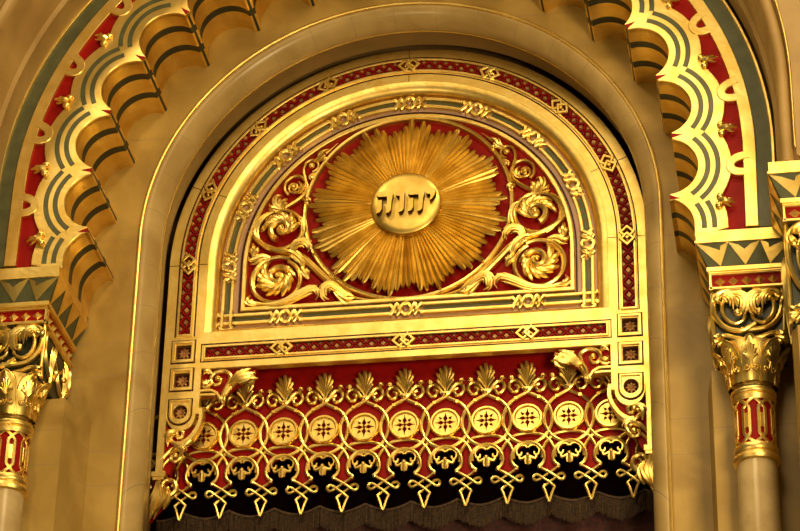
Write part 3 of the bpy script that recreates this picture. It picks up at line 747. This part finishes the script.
P = [(-1.83+3.66*i/240, swag(-1.83+3.66*i/240)) for i in range(241)]
sweep(P, [(-.008, .27), (-.008, .246), (.008, .246), (.008, .27)], mb=fr)
o = fr.build('bullion_fringe', FRINGE, None, (0, .255, -2.08)); tag(o, 'brown gold thread fringe hanging in shallow swags below the valance drops', 'fringe', kind='stuff')

# ================================================================== SCALLOPED ARCH
SA = empty('scalloped_arch', (AX, -1.15, AZ), 'gilded cusped arch with grey banded lobes, red insets and gold buds around the niche', 'arch')
SA.rotation_euler = (0, ATH, 0)
ORG[SA.name] = Vector((0, 0, 0))
SA.location = (AX, 0, AZ)
YF, YB = -1.18, YW+.0
cangs = [-9.4, 4.3, 18.0, 31.7, 45.2, 58.3, 71.0, 83.6, 96.4, 109.0, 121.7, 134.8, 148.3, 162.0, 175.7, 189.4]
RCU = 2.085; BL = .027; DEEP = 2.255; ZB = -.60
def pol(r, a): return (r*cos(a), r*sin(a))
lobes = []
for a0, a1 in zip(cangs[:-1], cangs[1:]):
    a0, a1 = radians(a0), radians(a1); am = (a0+a1)/2; h = RCU*sin((a1-a0)/2)-BL; mr = RCU*cos((a1-a0)/2); sag = DEEP-mr
    R = (h*h+sag*sag)/(2*sag); lobes.append((am, DEEP-R, R, h, mr))
am0 = radians(-9.4)-(lobes[0][0]-radians(-9.4))
def lobe_arc(am, rc, R, h, mr, n=20, clip=None):
    cx, cz = pol(rc, am); d = mr-rc; b = atan2(h, d)
    return [(cx+R*cos(am-b+2*b*i/n), cz+R*sin(am-b+2*b*i/n)) for i in range(n+1)]
segs = [lobe_arc(*l) for l in lobes]
# half lobes at the springing, running straight down from their deepest point
L0_ = lobes[0]; cx0, cz0 = pol(L0_[1], am0); b = atan2(L0_[3], L0_[4]-L0_[1])
cx0, cz0 = 1.992, -.565
first = [(cx0+L0_[2]*cos(t), cz0+L0_[2]*sin(t)) for t in [radians(66)*i/12 for i in range(13)]]
cu_ = pol(RCU, radians(-9.4)); first.append((cu_[0]-.004, cu_[1]-BL))
first = [(cx0+L0_[2], ZB-.06)]+first
last = [(-x, z) for x, z in reversed(first)]
allseg = [first]+segs+[last]
inner = [p for s in allseg for p in s]          # right foot, over, to the left foot
# gilded face: scalloped on both edges
def outer_edge(r):
    """points of the union outline of circles of radius r about the lobe centres"""
    cs = [(cx0, cz0)]+[pol(l[1], l[0]) for l in lobes]+[(-cx0, cz0)]
    out = [(cs[0][0]+r, ZB)]
    for i in range(len(cs)):
        c = cs[i]; am = ([am0]+[l[0] for l in lobes]+[pi-am0])[i]
        for k in range(-14, 15):
            t = am+radians(k*7); p = (c[0]+r*cos(t), c[1]+r*sin(t))
            if p[1] < ZB: continue
            if i > 0 and hypot(p[0]-cs[i-1][0], p[1]-cs[i-1][1]) < r-1e-6: continue
            if i < len(cs)-1 and hypot(p[0]-cs[i+1][0], p[1]-cs[i+1][1]) < r-1e-6: continue
            if i == 0 and t < 0: continue
            if i == len(cs)-1 and t > pi: continue
            out.append(p)
        
    out.append((cs[-1][0]-r, ZB)); return out
Rl = lobes[3][2]
oe = outer_edge(Rl+.236)
face = inner+list(reversed(oe))
plate([face], YF, .05, .004).build('face_board', GOLD, SA)
plate([arch(2.70, ZB, 0, 110)+list(reversed(arch(2.30, ZB, 0, 110)))], YF+.03, .03).build('red_ground', RED, SA)
plate([arch(2.650, ZB)+list(reversed(arch(2.562, ZB)))], YF-.002, .05, .004).build('gilded_band', GOLD, SA)
plate([arch(2.765, ZB)+list(reversed(arch(2.645, ZB)))], YF+.014, .05).build('grey_band', GREY, SA)
sweep(arch(2.768, ZB), bar(.024, YF-.01, YF+.06, .005)).build('outer_fillet', GOLD, SA)
# grey inlaid arcs of each lobe
cl = [(am0, L0_[1])]+[(l[0], l[1]) for l in lobes]+[(pi-am0, L0_[1])]
for i, (am, rc) in enumerate(cl):
    c = pol(rc, am) if 0 < i < len(cl)-1 else ((cx0 if i == 0 else -cx0), cz0); o1 = Rl+.0725; o2 = Rl+.142
    half = radians(13.6/2)
    for rr, lim in ((o1, 50), (o2, 46.2)):
        if lim == 0:
            # stops at the neighbour's bisector
            lim = 180-math.degrees(math.acos(min(1, .2395/rr)))-90+90
            lim = 90-math.degrees(math.asin(0)) if False else math.degrees(math.asin(min(1, (.236)/rr)))
            lim = 180-0 if False else lim
            # angle from the lobe axis where the arc meets the bisector
        P = []
        for k in range(-20, 21):
            t = am+radians(lim*k/20) ; p = (c[0]+rr*cos(t), c[1]+rr*sin(t))
            if p[1] > ZB+.005 and not (i == 0 and t < -.02) and not (i == len(cl)-1 and t > pi+.02): P.append(p)
        if i == 0: P = [(c[0]+rr, ZB+.002)]+P
        if i == len(cl)-1: P = P+[(c[0]-rr, ZB+.002)]
        sweep(P, bar(.036, YF-.0015, YF+.01)).build('grey_inlay', GREY, SA)
# buds and hooks in the red inset
def bud(r, a):
    mb = MB(); ca, sa = cos(a), sin(a)
    def q(u, v, y): return (r*ca+u*ca-v*sa, y, r*sa+u*sa+v*ca)
    blob(q(-.045, .034, YF-.012), .026, .9, mb); blob(q(-.045, -.034, YF-.012), .026, .9, mb)
    tube(bez([q(-.05, 0, YF-.01), q(-.01, 0, YF-.03), q(.03, 0, YF-.02), q(.07, 0, YF+.0)], 5), lambda t: .026*(1-t)**.7+.002, .9, 8, mb)
    tube(bez([q(.0, .008, YF-.01), q(.025, .028, YF-.008), q(.045, .030, YF)], 4), lambda t: .012*(1-t)+.002, 1, 6, mb)
    tube(bez([q(.0, -.008, YF-.01), q(.025, -.028, YF-.008), q(.045, -.030, YF)], 4), lambda t: .012*(1-t)+.002, 1, 6, mb)
    return mb
for a in cangs: bud(2.47, radians(a)).build('bud', GOLDR, SA)
for am in [l[0] for l in lobes]:
    c = pol(2.505, am); mb = MB(); ca, sa = cos(am), sin(am)
    # ring shaped curl joining the lobe to the gilded band
    up = 1 if am < pi/2 else -1
    P = [(2.60, .085*up), (2.555, .075*up), (2.51, .055*up), (2.478, .02*up), (2.482, -.025*up), (2.52, -.05*up), (2.57, -.055*up)]
    P = [(x*ca-z*sa, x*sa+z*ca) for x, z in bez(P, 5)]
    sweep(P, bar(.062, YF-.006, YF+.03, .005), mb=mb)
    mb.build('hook', GOLD, SA)
# soffit, with two dark stripes running round every lobe
def strip_y(P, y0, y1, mb, mi=0):
    n = len(P); vs = [(p[0], y, p[1]) for p in P for y in (y0, y1)]
    mb.add(vs, [(2*i, 2*i+2, 2*i+3, 2*i+1) for i in range(n-1)], mi)
ys = [YF+.02, YF+.17, YF+.245, YF+.42, YF+.495, YB]
for sgi, P in enumerate(allseg):
    mb = MB()
    for j in range(5): strip_y(P, ys[j], ys[j+1], mb, 1 if j in (1, 3) else 0)
    # closed shell behind the face
    N = normals(P, False); Q = [(p[0]-n_[0]*.0, p[1]) for p, n_ in zip(P, N)]
    mb.build('lobe_soffit', [GOLD, BLACKG], SA)
for i in range(len(allseg)-1):
    p, q = allseg[i][-1], allseg[i+1][0]; mb = MB()
    w = (q[0]-p[0], q[1]-p[1])
    pt = lambda t: (p[0]+w[0]*t, p[1]+w[1]*t)
    for t0, t1, m_ in ((0, .3, 0), (.3, .7, 1), (.7, 1, 0)):
        for j in range(5): strip_y([pt(t0), pt(t1)], ys[j], ys[j+1], mb, 1 if (m_ or j in (1, 3)) else 0)
    mb.build('cusp_end', [GOLD, BLACKG], SA)
    a = radians(cangs[i]); b_ = pol(RCU+.075, a); e = (.0*0, 0)
    mb = plate([[pt(.15), pt(.85), b_]], YF-.0015, .02); mb.build('cusp_notch', RED, SA)

# ================================================================== CAPITALS AND COLUMNS
def capital_parts(T, x0, x1, yf, yb, zt, zig_n, stud_n, zrel, side_sign, bare=False, xr=None):
    """abacus, zigzag, studded frieze and scroll block; front at yf, back at yb; zt = top"""
    cx = (x0+x1)/2
    mb = MB(); mb.box(x0, x1, yf, yb, zt-.078, zt); mb.build('abacus', GOLD, T)
    mb = MB(); mb.box(x0-.008, x1+.008, yf-.014, yb, zt-.095, zt-.078); mb.build('abacus_fillet', GOLD, T)
    i0, i1, yi = x0+.075, x1-.075, yf+.045
    mb = MB(); zc, zd = zt-.095, zt-.262
    mb.frustum(x0, x1, yf, yb, zc, i0, i1, yi, yb, zd); mb.build('zigzag_ground', GREY, T)
    # zigzag prisms on the front
    mb = MB()
    W_ = x1-x0
    for k in range(zig_n):
        a = x0+W_*k/zig_n; b = x0+W_*(k+1)/zig_n; m = (a+b)/2
        f = lambda x: i0+(x-x0)/W_*(i1-i0)
        v = [(a, yf, zc), (b, yf, zc), (f(m), yi-.012, zd+.004), (m, yf+.02, zc-.03), (f(m), yi-.035, zd+.06), (a+.012*0, yf+.004, zc-.012)]
        # down-pointing faceted tooth
        t0 = (a, yf-.002, zc); t1 = (b, yf-.002, zc); tip = (f(m), yi-.010, zd+.006); u0_ = (a+.2*(m-a)+.02, yf+.008, zc-.0); u1_ = (b-.2*(b-m)-.02, yf+.008, zc)
        rid = (f(m), yi-.040, (zc+zd)/2-.02)
        g0 = (a+.050, yf+.010, zc-.002); g1 = (b-.050, yf+.010, zc-.002); gi = (f(m), yi-.050, zc-.062)
        mb.add([t0, tip, gi, g0, t1, g1], [(0, 1, 2, 3), (4, 5, 2, 1)])
        mb.add([t0, tip, (t0[0], t0[1]+.03, t0[2]), (tip[0], tip[1]+.03, tip[2]), t1, (t1[0], t1[1]+.03, t1[2])], [(0, 1, 3, 2), (4, 1, 3, 5)])
    mb.build('zigzag', GOLD, T)
    # zigzag on the visible side
    mb = MB(); s_in = (x1, i1) if side_sign < 0 else (x0, i0)
    D = yb-yf; ns = max(3, int(D/.17))
    for k in range(ns):
        a = yf+D*k/ns; b = yf+D*(k+1)/ns; m = (a+b)/2; xs_, xi = s_in; o_ = .004 if side_sign < 0 else -.004
        mb.add([(xs_+o_, a, zc), (xs_+o_, b, zc), (xi+o_, m, zd)], [(0, 1, 2)])
    mb.build('zigzag', GOLD, T)
    j0, j1, yj = i0-.012, i1+.012, yi-.014
    mb = MB(); mb.box(j0, j1, yj, yb, zd-.030, zd); mb.box(j0+.01, j1-.01, yj+.01, yb, zd-.042, zd-.030); mb.build('fillet', GOLD, T)
    # studded frieze
    k0, k1, yk = i0+.008, i1-.008, yi+.004; ze, zf = zd-.042, zd-.150
    mb = MB(); mb.box(k0+.01, k1-.01, yk+.02, yb, zf, ze); mb.build('frieze_ground', RED, T)
    sweep([(k0, zf), (k0, ze), (k1, ze), (k1, zf)], [(a, y) for a, y in bar(.02, yk, yk+.05, .004)], True).build('frieze_border', GOLD, T)
    for k in range(stud_n):
        x = k0+.02+(k1-k0-.04)*(k+.5)/stud_n; z = (ze+zf)/2; a = (k1-k0-.04)/stud_n*.42; b = .034
        mb = MB(); mb.add([(x-a, yk+.02, z), (x, yk+.02, z+b), (x+a, yk+.02, z), (x, yk+.02, z-b), (x, yk-.012, z)], [(0, 1, 4), (1, 2, 4), (2, 3, 4), (3, 0, 4)]); mb.build('stud', GOLD, T, angle=10)
    sx_ = k1 if side_sign < 0 else k0
    mb = MB(); ss = 1 if side_sign < 0 else -1
    for k in range(6):
        y = yk+.06+(yb-yk-.08)*(k+.5)/6; z = (ze+zf)/2
        mb.add([(sx_-ss*.01, y-.03, z), (sx_-ss*.01, y, z+.034), (sx_-ss*.01, y+.03, z), (sx_-ss*.01, y, z-.034), (sx_+ss*.02, y, z)], [(0, 1, 4), (1, 2, 4), (2, 3, 4), (3, 0, 4)])
    mb.box(min(sx_-.01, sx_+.01), max(sx_-.01, sx_+.01), yk, yb, zf-.012, zf+.010); mb.build('stud', GOLD, T, angle=10)
    # scroll block
    zg = zrel
    mb = MB(); mb.box(k0+.012, k1-.012, yk+.06, yb, zg, zf); mb.build('block_core', BLACKG, T)
    h = (zf-zg); w = k1-k0; Y = yk+.03
    def q(u, v): return (cx+u*w/2, zf-.01-v*h)      # u -1..1, v 0..1
    def Q3(L, y=Y): return [(q(u, v)[0], y, q(u, v)[1]) for u, v in L]
    mb = MB()
    for s in (-1, 1):
        off = 0 if s < 0 else .012
        main = [(s*.15, .04), (s*.55, .02), (s*.90, .12), (s*.93, .42), (s*.66, .66), (s*.2, .74), (-s*.18, .62)] if s < 0 else [(s*.15, .04), (s*.55, .02), (s*.90, .12), (s*.90, .42), (s*.60, .66), (s*.1, .72), (-s*.22, .70)]
        tube(bez(Q3(main, Y-.008+off), 6), lambda t: .022-.006*t, 1.2, 8, mb)
        inn = [(s*.52, .12), (s*.70, .24), (s*.68, .46), (s*.42, .60), (s*.14, .54), (s*.10, .40)]
        tube(bez(Q3(inn, Y), 6), lambda t: .017-.005*t, 1.2, 8, mb)
    mb.build('scroll', GOLDR, T)
    mb = MB()
    for s in (-1, 1):
        tube(bez(Q3([(s*.98, .9), (s*.72, .80), (s*.35, .86), (s*.0, .92), (-s*.3, 1.05)], Y-.004*s), 6), .017, 1.2, 8, mb)
        tube(bez(Q3([(s*.97, .02), (s*1.0, .4), (s*.97, .75), (s*1.0, .98)], Y+.005), 5), .014, 1.2, 8, mb)
    mb.build('scroll', GOLDR, T)
    for s in (-1, 1):
        mb = MB()
        leaf([q(s*.60, .22), q(s*.35, .10), q(s*.10, .20), q(s*.12, .40), q(s*.30, .50)], .045, .05, 5, Y, mb)
        leaf([q(s*.80, .10), q(s*.60, .10), q(s*.42, .20), q(s*.40, .38)], .04, .045, 4, Y, mb)
        leaf([q(s*.95, .10), q(s*.86, .20), q(s*.75, .26)], .03, .04, 3, Y, mb)
        blob((q(s*.30, .44)[0], Y-.03, q(s*.30, .44)[1]), .026, 1, mb)
        mb.build('leaf', GOLDR, T); mb = MB()
        leaf([q(s*.70, .84), q(s*.88, .86), q(s*1.05, .82)], .03, .04, 3, Y, mb)
        leaf([q(s*.70, .88), q(s*.9, .94), q(s*1.04, 1.0)], .026, .04, 3, Y, mb)
        mb.build('leaf', GOLDR, T)
    # carved side, scrolls running back in depth
    mb = MB(); xs_ = (k1-.005) if side_sign < 0 else (k0+.005)
    def side(L): 
        return [(-(yk+.05+(yb-yk-.07)*u), 0, zf-v*h) for u, v in L]
    tmp = MB()
    for u0_, sg in ((.28, 1), (.72, -1)):
        tube(bez(side([(u0_+.22*sg, .05), (u0_-.2*sg, .1), (u0_-.25*sg, .5), (u0_, .8), (u0_+.2*sg, .55), (u0_, .35)]), 5), .018, 1.2, 6, tmp)
        yb_ = yk+.05+(yb-yk-.07)*u0_
        leaf([(-yb_, zf-.9*h), (-yb_+.03*sg, zf-.6*h), (-yb_, zf-.3*h), (-yb_-.04*sg, zf-.2*h)], .04, .04, 5, 0, tmp)
        blob((-yb_, -.01, zf-.5*h), .03, 1, tmp)
    mb.v = [((xs_-v[1]*(1 if side_sign < 0 else -1)), -v[0], v[2]) for v in tmp.v]; mb.f = tmp.f; mb.m = tmp.m
    mb.build('side_carving', GOLDR, T)
    return (k0, k1, yk)

def column(side_sign, cx, cy, dx, dz, label, relx0, relx1, ab0, ab1):
    T = empty('pier_column', (cx, cy, -3.4), label, 'column', 'columns carrying the scalloped arch')
    zt = -.728+dz
    capital_parts(T, ab0, ab1, -1.25, -.50, zt, 4 if False else 3, 5, zt-.836, side_sign)
    # bell with acanthus leaves
    z0, z1 = zt-1.12, zt-.82
    mb = lathe([(.135, z0), (.140, z0+.08), (.158, z0+.17), (.195, z0+.26), (.225, z1), (.0, z1)], cx, cy, 32); mb.build('bell', GOLD, T)
    for i in range(8):
        a = 2*pi*i/8+ (0); tmp = MB()
        vs = []; nt_, nv_ = 14, 8
        wf = lambda t: .050*(1+.22*sin(pi*t))*sqrt(max(0, 1-max(0, (t-.72)/.28)**2.2))
        for j in range(nt_+1):
            for k in range(nv_+1):
                v = -1+2*k/nv_; t = j/nt_; vs.append((wf(t)*v, -.010-.012*(1-v*v)-.006*abs(v)**6, .285*t))
        m_ = len(vs); vs += [(x, .004, z) for x, y, z in vs]; kk = nv_+1
        fs = [(j*kk+k, j*kk+k+1, (j+1)*kk+k+1, (j+1)*kk+k) for j in range(nt_) for k in range(nv_)]
        fs += [tuple(q_+m_ for q_ in f) for f in fs]+[(j*kk+k, (j+1)*kk+k, (j+1)*kk+k+m_, j*kk+k+m_) for j in range(nt_) for k in (0, nv_)]
        tmp.add(vs, fs)
        tube(bez([(-wf(t)*1.0, -.014, .285*t) for t in (0, .3, .6, .8, .92)]+[(0, -.018, .285)]+[(wf(t)*1.0, -.014, .285*t) for t in (.92, .8, .6, .3, 0)], 4), .0065, 1, 6, tmp)
        for k in range(-3, 4):      # palmette in relief on the leaf
            an = radians(k*25); tube(bez([(sin(an)*.006, -.024, .135), (sin(an)*.022, -.030, .15+cos(an)*.035), (sin(an)*.040, -.026, .15+cos(an)*.085)], 4), lambda t: .005+.0065*t**.7, .9, 7, tmp)
        for s in (-1, 1): tube(bez([(s*x_, -.026, z_) for x_, z_ in [(.003, .135), (.006, .10), (.014, .075), (.030, .070), (.038, .088), (.028, .102), (.020, .092)]], 3), .0065, .9, 6, tmp)
        m = MB(); m.f = tmp.f; m.m = tmp.m
        for x, y, z in tmp.v:
            t = z/.28; R = .142+.012*t+.075*max(0, t)**2.6
            r = R-y*1.0; ang = a+x/max(.14, R)
            m.v.append((cx+r*sin(ang), cy-r*cos(ang), z0+.015+z*1.02))
        m.build('acanthus_leaf', GOLDR, T)
    def torus(zc, R, r, name):
        lathe([(R-.03, zc+r)]+[(R-.02+.0+r*1.0*cos(t), zc+r*sin(t)) for t in [radians(90-15*i) for i in range(13)]]+[(R-.03, zc-r)], cx, cy, 48).build(name, GOLD, T)
    torus(z0-.030, .142, .030, 'astragal'); 
    lathe([(.136, z0-.05), (.150, z0-.07), (.136, z0-.10)], cx, cy, 40).build('astragal', GOLD, T)
    zc0, zc1 = z0-.095, z0-.42
    lathe([(.124, zc0), (.124, zc1)], cx, cy, 40).build('collar_ground', RED, T)
    # strapwork: upright bars linked by crossing bars
    mb = MB(); nb = 8; H = zc0-zc1
    for i in range(nb):
        a = 2*pi*(i+.5)/nb; da = 2*pi/nb
        for path in ([(a-da*.22, .22), (a-da*.22, .78)], [(a+da*.22, .22), (a+da*.22, .78)],
                     [(a-da*.22, .78), (a+da*.1, .90), (a+da*.5, 1.0)], [(a+da*.22, .78), (a-da*.1, .90), (a-da*.5, 1.0)],
                     [(a-da*.22, .22), (a+da*.1, .10), (a+da*.5, .0)], [(a+da*.22, .22), (a-da*.1, .10), (a-da*.5, .0)],
                     [(a-da*.0, .34), (a, .66)]):
            w = .022 if len(path) > 1 and path[0][0] != path[-1][0] or abs(path[0][0]-a) > 1e-6 else .026
            pts = bez([(p[0]*.13, zc1+H*p[1]) for p in path], 4)
            t = sweep(pts, bar(w, -.012, .0, .003)); 
            m2 = MB(); m2.f = t.f; m2.m = t.m; m2.v = [(cx+(.125-y)*sin(x/.13), cy-(.125-y)*cos(x/.13), z) for x, y, z in t.v]; mb.merge(m2)
    mb.build('strapwork', GOLDR, T)
    lathe([(.128, zc1+.012), (.143, zc1+.0), (.148, zc1-.02), (.143, zc1-.04), (.132, zc1-.05), (.150, zc1-.062), (.158, zc1-.085), (.150, zc1-.105), (.13, zc1-.115)], cx, cy, 48).build('astragal', GOLD, T)
    lathe([(.131, zc1-.10), (.134, -3.4)], cx, cy, 48).build('shaft', SHAFT, T)
    return T
column(1, 2.522, -1.02, 0, 0, 'cream marble column with gilded capital and red strapwork collar right of the arch', 2.285, 2.75, 2.198, 2.842)
column(-1, -2.553, -1.02, 0, .073, 'cream marble column with gilded capital and red strapwork collar left of the arch', -2.78, -2.312, -2.885, -2.245)
T = empty('pilaster_capital', (3.05, -1.4, -1.83), 'gilded carved pilaster capital at the far right edge, higher than the column capital', 'capital')
capital_parts(T, 2.717, 3.40, -1.93, -1.27, -.635, 3, 5, -1.80, 1)
